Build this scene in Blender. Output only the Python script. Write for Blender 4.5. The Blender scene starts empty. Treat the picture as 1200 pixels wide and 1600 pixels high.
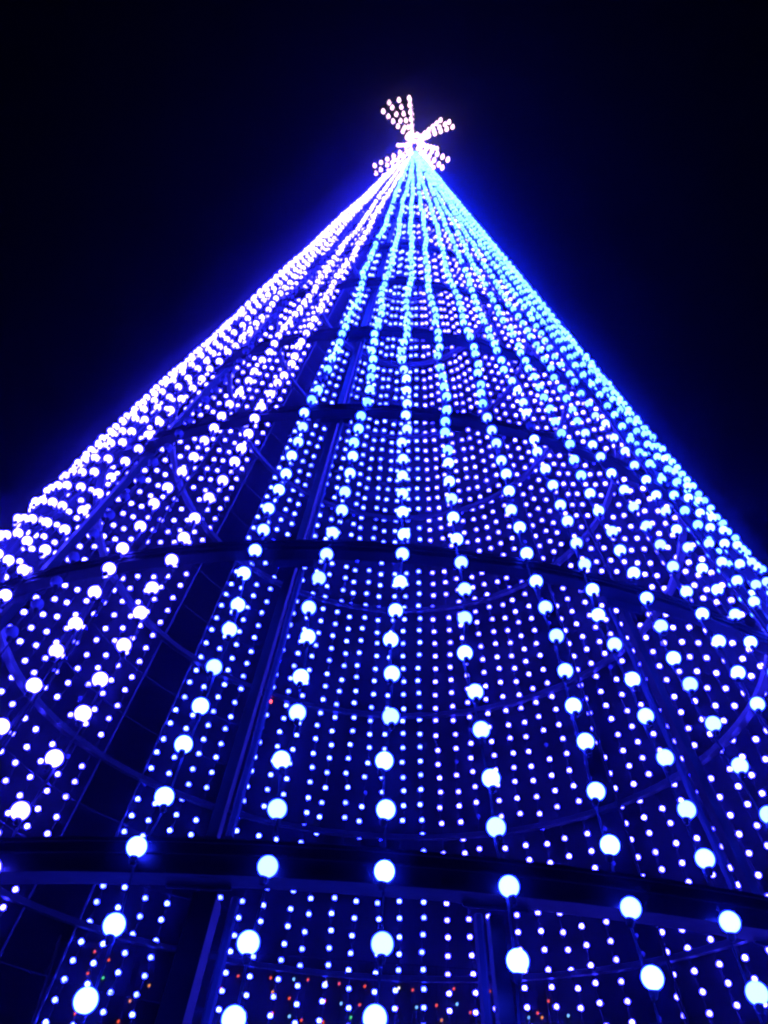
import bpy, bmesh, math, random
from math import sin, cos, radians as R, pi, sqrt
from mathutils import Vector, Matrix

random.seed(7)
sc = bpy.context.scene
COL = sc.collection

# ------------------------------------------------------------------ scale
U = 1.2                         # metres between two hoops of the frame
CAM_Z = 1.60
D, H, TA = 4.3435 * U, 11.2242 * U, 0.26614      # cone axis distance, apex height over the camera, slope
APEX = Vector((0, D, CAM_Z + H))

# ------------------------------------------------------------------ camera
cam_data = bpy.data.cameras.new('camera')
cam = bpy.data.objects.new('camera', cam_data); COL.objects.link(cam)
PITCH, YAW, ROLL = 0.76046, -0.010277, 0.074913
fw = Vector((sin(YAW) * cos(PITCH), cos(YAW) * cos(PITCH), sin(PITCH)))
rt = Vector((cos(YAW), -sin(YAW), 0)); up = rt.cross(fw)
rt2 = rt * cos(ROLL) + up * sin(ROLL); up2 = -rt * sin(ROLL) + up * cos(ROLL)
M = Matrix.Identity(4)
for i in range(3):
    M[i][0] = rt2[i]; M[i][1] = up2[i]; M[i][2] = -fw[i]
M.translation = Vector((0, 0, CAM_Z))
cam.matrix_world = M
cam_data.sensor_fit = 'VERTICAL'; cam_data.sensor_height = 36.0
FPX = 1191.74
cam_data.lens = 36.0 * FPX / 1600.0
cam_data.clip_start = 0.05; cam_data.clip_end = 2000
sc.camera = cam

# ------------------------------------------------------------------ night sky
w = bpy.data.worlds.new('World'); sc.world = w; w.use_nodes = True
nt = w.node_tree; nt.nodes.clear()
wo = nt.nodes.new('ShaderNodeOutputWorld'); bg = nt.nodes.new('ShaderNodeBackground')
sky = nt.nodes.new('ShaderNodeTexSky'); sky.sky_type = 'NISHITA'; sky.sun_disc = False
sky.sun_elevation = R(-4); sky.sun_rotation = R(200); sky.altitude = 0
nt.links.new(sky.outputs[0], bg.inputs[0]); bg.inputs[1].default_value = 0.001
nt.links.new(bg.outputs[0], wo.inputs[0])

sc.view_settings.view_transform = 'Standard'; sc.view_settings.look = 'None'
sc.view_settings.exposure = 0.0; sc.view_settings.gamma = 1.0
sc.view_settings.use_curve_mapping = False
sc.cycles.use_denoising = True
sc.cycles.max_bounces = 3; sc.cycles.diffuse_bounces = 2; sc.cycles.glossy_bounces = 2
sc.cycles.volume_bounces = 0; sc.cycles.transparent_max_bounces = 4
sc.cycles.use_light_tree = True
sc.cycles.pixel_filter_type = 'BLACKMAN_HARRIS'; sc.cycles.filter_width = 2.4
sc.cycles.sample_clamp_indirect = 20

# ------------------------------------------------------------------ materials
def mat(name):
    m = bpy.data.materials.new(name); m.use_nodes = True
    n = m.node_tree; n.nodes.clear()
    return m, n, n.nodes.new('ShaderNodeOutputMaterial')

def surface(name, col, rough, metal=0.0, noise=8.0, amt=0.35, bump=0.1):
    m, n, o = mat(name)
    b = n.nodes.new('ShaderNodeBsdfPrincipled')
    tc = n.nodes.new('ShaderNodeTexCoord')
    nz = n.nodes.new('ShaderNodeTexNoise'); nz.inputs['Scale'].default_value = noise; nz.inputs['Detail'].default_value = 5
    cr = n.nodes.new('ShaderNodeValToRGB')
    cr.color_ramp.elements[0].position = .3; cr.color_ramp.elements[1].position = .7
    cr.color_ramp.elements[0].color = (*[c * (1 - amt) for c in col], 1)
    cr.color_ramp.elements[1].color = (*[min(1, c * (1 + amt)) for c in col], 1)
    bp = n.nodes.new('ShaderNodeBump'); bp.inputs['Strength'].default_value = bump; bp.inputs['Distance'].default_value = .01
    n.links.new(tc.outputs['Object'], nz.inputs['Vector'])
    n.links.new(nz.outputs[0], cr.inputs[0]); n.links.new(cr.outputs[0], b.inputs['Base Color'])
    n.links.new(nz.outputs[0], bp.inputs['Height']); n.links.new(bp.outputs[0], b.inputs['Normal'])
    b.inputs['Specular IOR Level'].default_value = .09; b.inputs['Roughness'].default_value = rough; b.inputs['Metallic'].default_value = metal
    n.links.new(b.outputs[0], o.inputs[0])
    return m

def glow(name, core, rim=None, vary=False):
    """a lamp; rim: bluer colour towards the limb that paints a halo round the globe"""
    m, n, o = mat(name)
    e = n.nodes.new('ShaderNodeEmission'); e.inputs[1].default_value = 1
    if rim:  # halo painted into the emission, by viewing angle
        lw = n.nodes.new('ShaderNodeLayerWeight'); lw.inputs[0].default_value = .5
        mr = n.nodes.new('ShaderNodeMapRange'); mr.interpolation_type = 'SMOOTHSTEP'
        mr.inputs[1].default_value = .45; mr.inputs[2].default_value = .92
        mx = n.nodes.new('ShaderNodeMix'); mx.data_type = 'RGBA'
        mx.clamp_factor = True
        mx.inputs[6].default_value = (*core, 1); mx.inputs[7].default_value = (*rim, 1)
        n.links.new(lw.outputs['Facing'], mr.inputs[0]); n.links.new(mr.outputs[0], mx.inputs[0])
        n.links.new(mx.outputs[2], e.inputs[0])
        gi = n.nodes.new('ShaderNodeNewGeometry'); oi = n.nodes.new('ShaderNodeObjectInfo')
        ad = n.nodes.new('ShaderNodeMath'); ad.operation = 'ADD'
        fr = n.nodes.new('ShaderNodeMath'); fr.operation = 'FRACT'
        mv = n.nodes.new('ShaderNodeMapRange'); mv.inputs[3].default_value = .62; mv.inputs[4].default_value = 1.3
        n.links.new(gi.outputs['Random Per Island'], ad.inputs[0]); n.links.new(oi.outputs['Random'], ad.inputs[1])
        n.links.new(ad.outputs[0], fr.inputs[0]); n.links.new(fr.outputs[0], mv.inputs[0]); n.links.new(mv.outputs[0], e.inputs[1])
    else:
        e.inputs[0].default_value = (*core, 1)
    n.links.new(e.outputs[0], o.inputs[0])
    return m

BL = 110.0
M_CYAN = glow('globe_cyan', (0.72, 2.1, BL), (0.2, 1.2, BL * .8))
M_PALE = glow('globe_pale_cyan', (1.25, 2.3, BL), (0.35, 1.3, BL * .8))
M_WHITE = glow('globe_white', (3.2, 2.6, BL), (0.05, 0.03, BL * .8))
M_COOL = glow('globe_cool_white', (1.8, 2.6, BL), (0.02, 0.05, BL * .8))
M_RED = glow('globe_red', (8, .55, .6))
M_STAR = glow('star_lamp', (3.6, 2.1, 3.0))
M_DEAD = surface('unlit_globe', (.09, .10, .15), .4, amt=.05, bump=0)
M_SOCKET = surface('socket_plastic', (.012, .012, .016), .6, amt=.2, bump=0)
M_CABLE = surface('black_cable', (.02, .02, .028), .5, amt=.2, bump=0)
M_STEEL = surface("painted_steel", (.0024, .0028, .0046), .38, .0, 14, .4, .15)
M_WIRE = surface('steel_wire', (.007, .009, .017), .45, .3, 20, .2, 0)
M_LIT_EDGE = surface('lit_edge_grey', (.025, .027, .04), .5, 0, 9, .25, .1)  # paler than the steel, for the added tubes that imitate lit post edges
M_GROUND = surface('paving', (.09, .088, .085), .8, 0, 3, .3, .3)
M_POLE = surface('dark_pole', (.03, .03, .03), .6)

# ------------------------------------------------------------------ mesh helpers
def link(name, me, parent=None, loc=None):
    o = bpy.data.objects.new(name, me); COL.objects.link(o)
    if parent: o.parent = parent
    if loc is not None: o.location = loc
    return o

def tag(o, label=None, cat=None, group=None, kind=None):
    if label: o['label'] = label
    if cat: o['category'] = cat
    if group: o['group'] = group
    if kind: o['kind'] = kind
    return o

def mesh(name, V, F, mats, mi=None, smooth=False):
    me = bpy.data.meshes.new(name); me.from_pydata([tuple(v) for v in V], [], F)
    for m in mats: me.materials.append(m)
    if mi: me.polygons.foreach_set('material_index', mi)
    if smooth: me.polygons.foreach_set('use_smooth', [smooth] * len(F) if isinstance(smooth, bool) else smooth)
    me.update()
    return me

def tube(V, F, pts, rad, n=5, closed=False):
    """round or square bar along a polyline"""
    base = len(V); k = len(pts)
    for i, p in enumerate(pts):
        a = pts[(i - 1) % k] if (closed or i) else pts[0]
        b = pts[(i + 1) % k] if (closed or i < k - 1) else pts[-1]
        t = (Vector(b) - Vector(a)).normalized()
        ref = Vector((0, 0, 1)) if abs(t.z) < .9 else Vector((1, 0, 0))
        x = t.cross(ref).normalized(); y = x.cross(t)
        for j in range(n):
            an = 2 * pi * (j + .5) / n
            V.append(Vector(p) + (x * cos(an) + y * sin(an)) * rad)
    for i in range(k if closed else k - 1):
        for j in range(n):
            a = base + i * n + j; b = base + i * n + (j + 1) % n
            c = base + ((i + 1) % k) * n + (j + 1) % n; d = base + ((i + 1) % k) * n + j
            F.append((a, b, c, d))
    if not closed:
        F.append(tuple(base + j for j in reversed(range(n))))
        F.append(tuple(base + (k - 1) * n + j for j in range(n)))

def bm_box(V, F, c, ax, ay, az):
    """box of half vectors ax, ay, az round c"""
    b = len(V)
    for sx in (-1, 1):
        for sy in (-1, 1):
            for sz in (-1, 1):
                V.append(c + ax * sx + ay * sy + az * sz)
    for f in ((0, 1, 3, 2), (4, 6, 7, 5), (0, 4, 5, 1), (2, 3, 7, 6), (0, 2, 6, 4), (1, 5, 7, 3)):
        F.append(tuple(b + i for i in f))

def cone_pt(az, h, off=0.0):
    """point of the cone: azimuth in degrees (0 faces the camera), height over the camera in hoop units, off = metres outward"""
    a = R(az); r = (H - h * U) * TA + off
    return Vector((sin(a) * r, D - cos(a) * r, CAM_Z + h * U))

# ------------------------------------------------------------------ ground, haze
g = 60
gm = bpy.data.meshes.new('ground'); bm = bmesh.new()
bmesh.ops.create_grid(bm, x_segments=24, y_segments=24, size=g); bm.to_mesh(gm); bm.free()
gm.materials.append(M_GROUND); tag(link('ground', gm, loc=(0, D, 0)), kind='structure')

hz, n, o = mat('night_haze')
pv = n.nodes.new('ShaderNodeVolumePrincipled'); pv.inputs['Color'].default_value = (.7, .76, 1, 1)
pv.inputs['Density'].default_value = 0.0042; pv.inputs['Anisotropy'].default_value = 0.98
n.links.new(pv.outputs[0], o.inputs['Volume'])
V = []; F = []
bm_box(V, F, Vector((0, D, 8.5)), Vector((g + 2, 0, 0)), Vector((0, g + 2, 0)), Vector((0, 0, 9.5)))
tag(link('haze', mesh('haze', V, F, [hz])), kind='stuff')

# ------------------------------------------------------------------ the tree of lights
TREE = link('light_tree', None, loc=(0, D, 0))
tag(TREE, 'tall cone of blue white globe light strings on a dark steel frame', 'light tree')
ORG = Vector((0, D, 0))
def tpart(name, V, F, mats, parent=TREE, **k):
    return link(name, mesh(name, [Vector(v) - ORG for v in V], F, mats, **k), parent)

# steel hoops (square tube rolled into rings)
def hoop(h, half, name='hoop', m=M_STEEL, n=96):
    V = []; F = []
    for i in range(n):
        a = 360 * i / n
        for dr, dz in ((-half, -half), (half, -half), (half, half), (-half, half)):
            V.append(cone_pt(a, h, dr) + Vector((0, 0, dz)))
    for i in range(n):
        for j in range(4):
            F.append((i * 4 + j, i * 4 + (j + 1) % 4, ((i + 1) % n) * 4 + (j + 1) % 4, ((i + 1) % n) * 4 + j))
    o = tpart(name, V, F, [m])
    if h < 4:                       # rolled edges: a lip along the top and a bead along the face
        for dz, rr in ((half - .004, .006), (half * .2, .004), (-half + .004, .006)):
            V = []; F = []
            tube(V, F, [cone_pt(360 * i / n, h, half + .003) + Vector((0, 0, dz)) for i in range(n)], rr, 4, True)
            tpart('edge_bead', V, F, [m], o)
    return o
HH = 0.024
RINGS = [-.5 + k for k in range(0, 11)]
for h in RINGS: hoop(h - (.008 if h == .5 else 0), .038 if h <= .5 else HH if h < 8 else .024)
hoop(10.45, .02)
# base ring on the ground
hoop((-CAM_Z + .04) / U, .04)

# posts: square tubes that run from hoop to hoop
def post(az, h0, h1, half=.030):
    p0, p1 = cone_pt(az, h0, -.062), cone_pt(az, h1, -.062)
    t = (p1 - p0).normalized(); a = R(az)
    x = Vector((cos(a), sin(a), 0)); y = x.cross(t)
    V = []; F = []
    bm_box(V, F, (p0 + p1) / 2, x * half, y * half, t * ((p1 - p0).length / 2))
    return tpart('post', V, F, [M_STEEL])
HB = -CAM_Z / U + .0
for az, hf in ((-28.8, .018), (39, .014), (61, .011), (82, .011), (103, .010), (124.5, .011), (212, .010), (263, .009), (285, .011), (308, .014)):
    post(az, HB + .04, 10.3, hf)
post(17.0, .56, 1.44, .014)
post(-6.4, .56, 10.3, .014)
post(-5.9, HB + .04, .44, .027)
post(5.0, HB + .04, .44, .016)
post(5.6, 2.56, 10.3, .014)
# pale tubes added beside some posts, standing in for their lit edges
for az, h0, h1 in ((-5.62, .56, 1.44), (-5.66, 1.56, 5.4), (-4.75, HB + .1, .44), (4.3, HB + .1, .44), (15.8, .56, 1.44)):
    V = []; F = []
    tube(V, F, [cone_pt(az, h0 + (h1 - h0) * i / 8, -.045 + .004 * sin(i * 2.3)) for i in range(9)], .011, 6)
    tpart('lit_edge_tube', V, F, [M_LIT_EDGE])
# gusset plates where posts cross the hoops
for az, hs in ((-6.3, RINGS[:7]), (-28.8, RINGS[:7]), (17.0, (.5, 1.5)), (5.0, (.5,)), (5.6, RINGS[3:7]), (39, RINGS[:7])):
    for h in hs:
        c = cone_pt(az, h, .0) ; a = R(az)
        x = Vector((cos(a), sin(a), 0)); y = Vector((sin(a), -cos(a), 0))
        V = []; F = []
        bm_box(V, F, c - y * .033, x * .075, y * .0025, Vector((0, 0, .055)))
        for s in (-1, 1):
            bm_box(V, F, c - y * .037 + x * s * .055, x * .009, y * .006, Vector((0, 0, .009)))
        tpart('gusset_plate', V, F, [M_WIRE])

# thin steel wire hoops that the strings are tied to, two between each pair of hoops
for k in range(-1, 9):
    for q in (1 / 3, 2 / 3):
        h = k + .5 + q
        V = []; F = []
        tube(V, F, [cone_pt(a * 5, h, .012) for a in range(41, 53)], .0038, 4)
        tpart('wire_hoop', V, F, [M_WIRE])
# rails along the open bay
for az in (-119.6, -129.6):
    V = []; F = []
    tube(V, F, [cone_pt(az, h, .012) for h in (HB + .1, 3, 6, 10.4)], .009, 4)
    tpart('bay_rail', V, F, [M_WIRE])
# mast
V = []; F = []
tube(V, F, [Vector((0, D, CAM_Z + 9.5 * U)), Vector((0, D, CAM_Z + 11.46 * U))], .03, 8)
tpart('mast', V, F, [M_STEEL])

# --- strings
AZ = [0.75, 4.8, 9.5, 13.6, 17.6, 21.7] + [26 + 4.34 * i for i in range(26)]
AZ += [138.9, 142.8, 146.9, 151.2, 156.3, 160.1, 164.4, 168.7, 173.0, 177.2, 181.4, 185.6, 190.2, 193.8, 198.8,
       202.8, 207.2, 215.9, 220.2, 224.6, 228.5]
AZ += [242.6 + (346.2 - 242.6) * i / 24 for i in range(25)] + [351.6, 356.5]
AZ = sorted(a % 360 for a in AZ)
GR = .0182 * U           # globe radius

def ico(sub):
    b = bmesh.new(); bmesh.ops.create_icosphere(b, subdivisions=sub, radius=1)
    vs = [v.co.copy() for v in b.verts]; fs = [tuple(v.index for v in f.verts) for f in b.faces]; b.free()
    return vs, fs
def globe_mesh(sub, n, two=True):
    """globe with its socket hanging under it; returns verts, faces, material indices, smooth flags"""
    vs, fs = ico(sub)
    V = [v * GR for v in vs]; F = list(fs); mi = [0] * len(F)
    prof = [(.36, -.72), (.40, -1.0), (.40, -1.45), (.24, -1.8)] if two else [(.40, -.8), (.38, -1.6)]
    b = len(V)
    for r_, z_ in prof:
        for j in range(n):
            a = 2 * pi * j / n; V.append(Vector((cos(a) * r_, sin(a) * r_, z_)) * GR)
    for i in range(len(prof) - 1):
        for j in range(n):
            F.append((b + i * n + j, b + i * n + (j + 1) % n, b + (i + 1) * n + (j + 1) % n, b + (i + 1) * n + j)); mi.append(1)
    F.append(tuple(b + (len(prof) - 1) * n + j for j in reversed(range(n)))); mi.append(1)
    return V, F, mi
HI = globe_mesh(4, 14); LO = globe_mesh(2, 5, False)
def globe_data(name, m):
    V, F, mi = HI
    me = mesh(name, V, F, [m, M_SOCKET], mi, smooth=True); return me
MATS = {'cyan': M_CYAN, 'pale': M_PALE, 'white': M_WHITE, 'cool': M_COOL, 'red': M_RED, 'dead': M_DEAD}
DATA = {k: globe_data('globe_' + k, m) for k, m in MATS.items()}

def colour(az, h):
    if abs(az - 130.1) < .8 or abs(az - 337.4) < 1.0: return 'dead'
    if az < 72 or az > 350: return 'cyan' if h > 2.6 + .5 * sin(az) else 'pale'
    if 165.5 < az < 232: return 'cool'
    return 'white'

def project(p):
    q = p - cam.matrix_world.translation
    z = q.dot(fw)
    if z < .05: return None
    return 600 + FPX * q.dot(rt2) / z, 800 - FPX * q.dot(up2) / z, z

SV = .12         # vertical pitch of the globes (hoop units)
globes = []
for si, az in enumerate(AZ):
    rnd = random.Random(si * 13 + 5)
    ph = [rnd.uniform(0, 6.28) for _ in range(4)]
    h = 10.911 + rnd.uniform(-.018, .018)
    path = []; k = 0
    while h > HB + .25:
        f = 1 - .5 * min(1, max(0, (h - 4) / 4))
        lat = (.013 * sin(h * 2.1 + ph[0]) + .008 * sin(h * 6.28 + ph[1])) * f + rnd.gauss(0, .0055 * f)
        rad = .052 + .006 * sin(h * 3.1 + ph[2]) + rnd.gauss(0, .003)
        a = R(az); tang = Vector((cos(a), sin(a), 0))
        # strings are pulled together in pairs near the top
        p = cone_pt(az, h, rad) + tang * lat
        if h > 6: p += tang * (((si % 2) * 2 - 1) * .012 * min(1, (h - 6) / 3))
        p.z += rnd.gauss(0, .006)
        path.append(p); cc = colour(az, h)
        if rnd.random() < .012 and cc != 'red' and h > 2.2: cc = 'dead'
        globes.append([p, si, cc, rnd.random(), h])
        h -= SV; k += 1
    # cable
    V = []; F = []
    a = R(az); inn = Vector((-sin(a), cos(a), 0))
    tube(V, F, [APEX + (path[0] - APEX) * .3] + [q - Vector((0, 0, GR * 1.15)) + inn * .016 for q in path], .0034, 3)
    s = tpart('light_string', V, F, [M_CABLE])
    globes_parent = s
    for gl in globes[-len(path):]: gl.append(s)

red = min(globes, key=lambda g_: abs(g_[4] - 3.406) + 9 * (abs(AZ[g_[1]] - 207.2) > .1)); red[2] = 'red'
vis = []
for gl in globes:
    q = project(gl[0])
    if q and -5 < q[0] < 1205 and -5 < q[1] < 1605: vis.append((q[2], id(gl)))
vis.sort(); near = {i for _, i in vis[:300]}

SVt, SF, SM, SS = [], [], [], []
names = ['cyan', 'pale', 'white', 'cool', 'red', 'dead']
lv, lf, lm = LO
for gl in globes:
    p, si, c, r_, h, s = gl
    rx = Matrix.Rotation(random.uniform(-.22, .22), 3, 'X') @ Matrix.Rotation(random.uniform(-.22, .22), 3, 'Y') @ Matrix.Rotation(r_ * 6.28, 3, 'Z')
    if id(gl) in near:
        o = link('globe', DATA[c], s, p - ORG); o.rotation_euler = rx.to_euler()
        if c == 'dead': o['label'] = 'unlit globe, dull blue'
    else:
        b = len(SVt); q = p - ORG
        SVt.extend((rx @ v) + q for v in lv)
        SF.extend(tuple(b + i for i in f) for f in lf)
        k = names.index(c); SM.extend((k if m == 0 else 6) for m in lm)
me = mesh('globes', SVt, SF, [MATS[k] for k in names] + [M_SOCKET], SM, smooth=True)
tag(link('globes', me, TREE), kind='stuff')

# ------------------------------------------------------------------ starburst on the top
STAR = link('star_topper', None, loc=APEX + Vector((0, 0, .44)))
tag(STAR, 'pinkish white starburst of lamp studded petals standing on the tip of the tree', 'star')
RR = Vector((1, 0, 0)); UU = Vector((0, -.69, .724)); FF = Vector((0, .724, .69))
def lamp_mesh():
    prof = [(0, 1.6), (.45, 1.3), (.85, .6), (1, 0), (.85, -.6), (.5, -.95), (.38, -1.3), (0, -1.3)]
    n = 10; V = []; F = []; mi = []
    for r_, z_ in prof:
        for j in range(n):
            a = 2 * pi * j / n; V.append(Vector((cos(a) * r_, sin(a) * r_, z_)) * .034)
    for i in range(len(prof) - 1):
        for j in range(n):
            F.append((i * n + j, (i + 1) * n + j, (i + 1) * n + (j + 1) % n, i * n + (j + 1) % n)); mi.append(0 if i < 6 else 1)
    return mesh('lamp', V, F, [M_STAR, M_SOCKET], mi, smooth=True)
LAMP = lamp_mesh()
PET = [  # tip direction (right, up, away), width direction, rows
    ((-.13, .99, .06), (.16, .0, 1), 3), ((-.60, .72, -.25), (.8, .5, .05), 3), ((.74, .60, .25), (-.45, .62, .5), 3),
    ((-.52, .12, .85), (.2, .9, .1), 2), ((.50, .06, .85), (.1, .9, -.1), 2),
    ((-.84, -.66, .1), (-.42, .68, .4), 3), ((.66, -.76, -.45), (.66, .55, .0), 3), ((.05, -.35, -.93), (.9, .1, 0), 2)]
PX = .0110 * 1.0
for d, wv, rows in PET:
    dv = (RR * d[0] + UU * d[1] + FF * d[2]).normalized(); wd = (RR * wv[0] + UU * wv[1] + FF * wv[2])
    wd = (wd - dv * wd.dot(dv)).normalized()
    L = .84 if d[1] < -.5 else .78
    V = []; F = []
    half = .17
    tube(V, F, [dv * .06, dv * L * .78 + wd * half, dv * L * 1.04, dv * L * .78 - wd * half], .008, 4, True)
    tube(V, F, [dv * .06, dv * L * 1.02], .007, 4)
    pt = link('petal', mesh('petal', V, F, [M_WIRE]), STAR)
    nrm = dv.cross(wd)
    for rr in range(-1, 2):
        if rows == 2 and rr == 0: continue
        for k in range(1, 7):
            t = k / 6.0
            ln = L * (t * .98 if rr == 0 else t * .86)
            pos = dv * (ln + .05) + wd * (rr * half * (t * .95 + .04)) + nrm * .03
            if k == 6 and rr == 0: pos = dv * (L * 1.0) + nrm * .03
            o = link('lamp', LAMP, pt, pos)
            ax = (UU + dv * .35 + nrm * .1).normalized()
            o.rotation_euler = ax.to_track_quat('Z', 'Y').to_euler()
V = []; F = []
tube(V, F, [Vector((0, 0, -.16)), Vector((0, 0, .08))], .05, 10)
for k in range(16):
    a = k * 2.4; q = (RR * cos(a) + UU * sin(a)) * (.05 + .007 * k) - FF * (.10 - .004 * k)
    o = link('lamp', LAMP, STAR, q); o.rotation_euler = (-.76, 0, a * .1)
link('hub', mesh('hub', V, F, [M_STEEL]), STAR)

# ------------------------------------------------------------------ coloured fairy lights strung low behind the tree
def fairy_curtain():
    y = 24.0; root = link('fairy_light_curtain', None, loc=(0, y, 0))
    tag(root, 'low curtain of tiny red, orange and green lights behind the foot of the tree', 'fairy lights')
    x0, x1, zt = -6.4, 3.2, CAM_Z + 6.4
    def at(px, py):
        d = fw + rt2 * (px - 600) / FPX - up2 * (py - 800) / FPX
        t = y / d.y; return d.x * t, CAM_Z + d.z * t
    cols = {'r': glow('fairy_red', (1.1, .10, .03)), 'o': glow('fairy_orange', (1.0, .3, .06)), 'g': glow('fairy_green', (.1, .8, .2)),
            'p': glow('fairy_pink', (1.6, .12, .9)), 'b': glow('fairy_blue', (.3, .8, 1.6)), 'w': glow('fairy_white', (1.6, 1.4, 1.3))}
    pts = [('r', 148, 1487), ('r', 170, 1500), ('r', 137, 1521), ('g', 161, 1528), ('g', 123, 1552), ('r', 117, 1584), ('o', 203, 1564),
           ('o', 233, 1540), ('r', 185, 1596), ('p', 349, 1519), ('r', 372, 1525), ('r', 345, 1545), ('b', 377, 1552), ('r', 365, 1584),
           ('r', 296, 1580), ('r', 423, 1528), ('o', 426, 1550), ('r', 452, 1560), ('r', 426, 1583), ('b', 452, 1588), ('r', 481, 1531),
           ('b', 459, 1530), ('w', 509, 1535), ('r', 508, 1564), ('r', 530, 1537), ('b', 533, 1568), ('r', 562, 1570), ('r', 570, 1541),
           ('w', 623, 1544), ('r', 645, 1547), ('r', 620, 1576), ('b', 651, 1574), ('r', 682, 1571), ('r', 709, 1545), ('b', 714, 1569),
           ('r', 765, 1549), ('r', 471, 1594), ('r', 505, 1597), ('r', 857, 1564), ('r', 840, 1583), ('b', 871, 1575), ('o', 847, 1590),
           ('b', 888, 1587), ('b', 826, 1590), ('r', 735, 1582), ('o', 590, 1590), ('r', 800, 1575), ('g', 548, 1590), ('o', 690, 1594)]
    lv, lf = ico(2); r_ = .033
    meshes = {k: mesh('lamp', [Vector((v.x, v.y, v.z * 1.3)) * r_ for v in lv], lf, [m], smooth=True) for k, m in cols.items()}
    xs = {}
    rnd = random.Random(3)
    for c, px, py in pts:
        x, z = at(px, py); xs.setdefault(round(x / .35), []).append((x, z))
        o = link('lamp', meshes[c], root, (x, 0, z)); o.rotation_euler = (0, rnd.uniform(.3, .7), 0)
    zt = max(z for l in xs.values() for _, z in l) + .25
    for l in xs.values():
        x = sum(q[0] for q in l) / len(l)
        V = []; F = []
        tube(V, F, [Vector((x, .05, zt))] + [Vector((q[0], .05, q[1] + .03)) for q in sorted(l, key=lambda q: -q[1])] + [Vector((x, .05, zt - 1.6))], .006, 3)
        link('drop_wire', mesh('drop_wire', V, F, [M_CABLE]), root)
    V = []; F = []; tube(V, F, [Vector((x0 - 2, .05, zt)), Vector((0, .05, zt)), Vector((x1 + 2, .05, zt))], .012, 4)
    link('top_wire', mesh('top_wire', V, F, [M_CABLE]), root)
    for x in (x0 - 2, x1 + 2):
        V = []; F = []; tube(V, F, [Vector((x, .05, 0)), Vector((x, .05, zt + .1))], .05, 8)
        link('pole', mesh('pole', V, F, [M_POLE]), root)
fairy_curtain()
print('globes', len(globes), 'near', len(near))
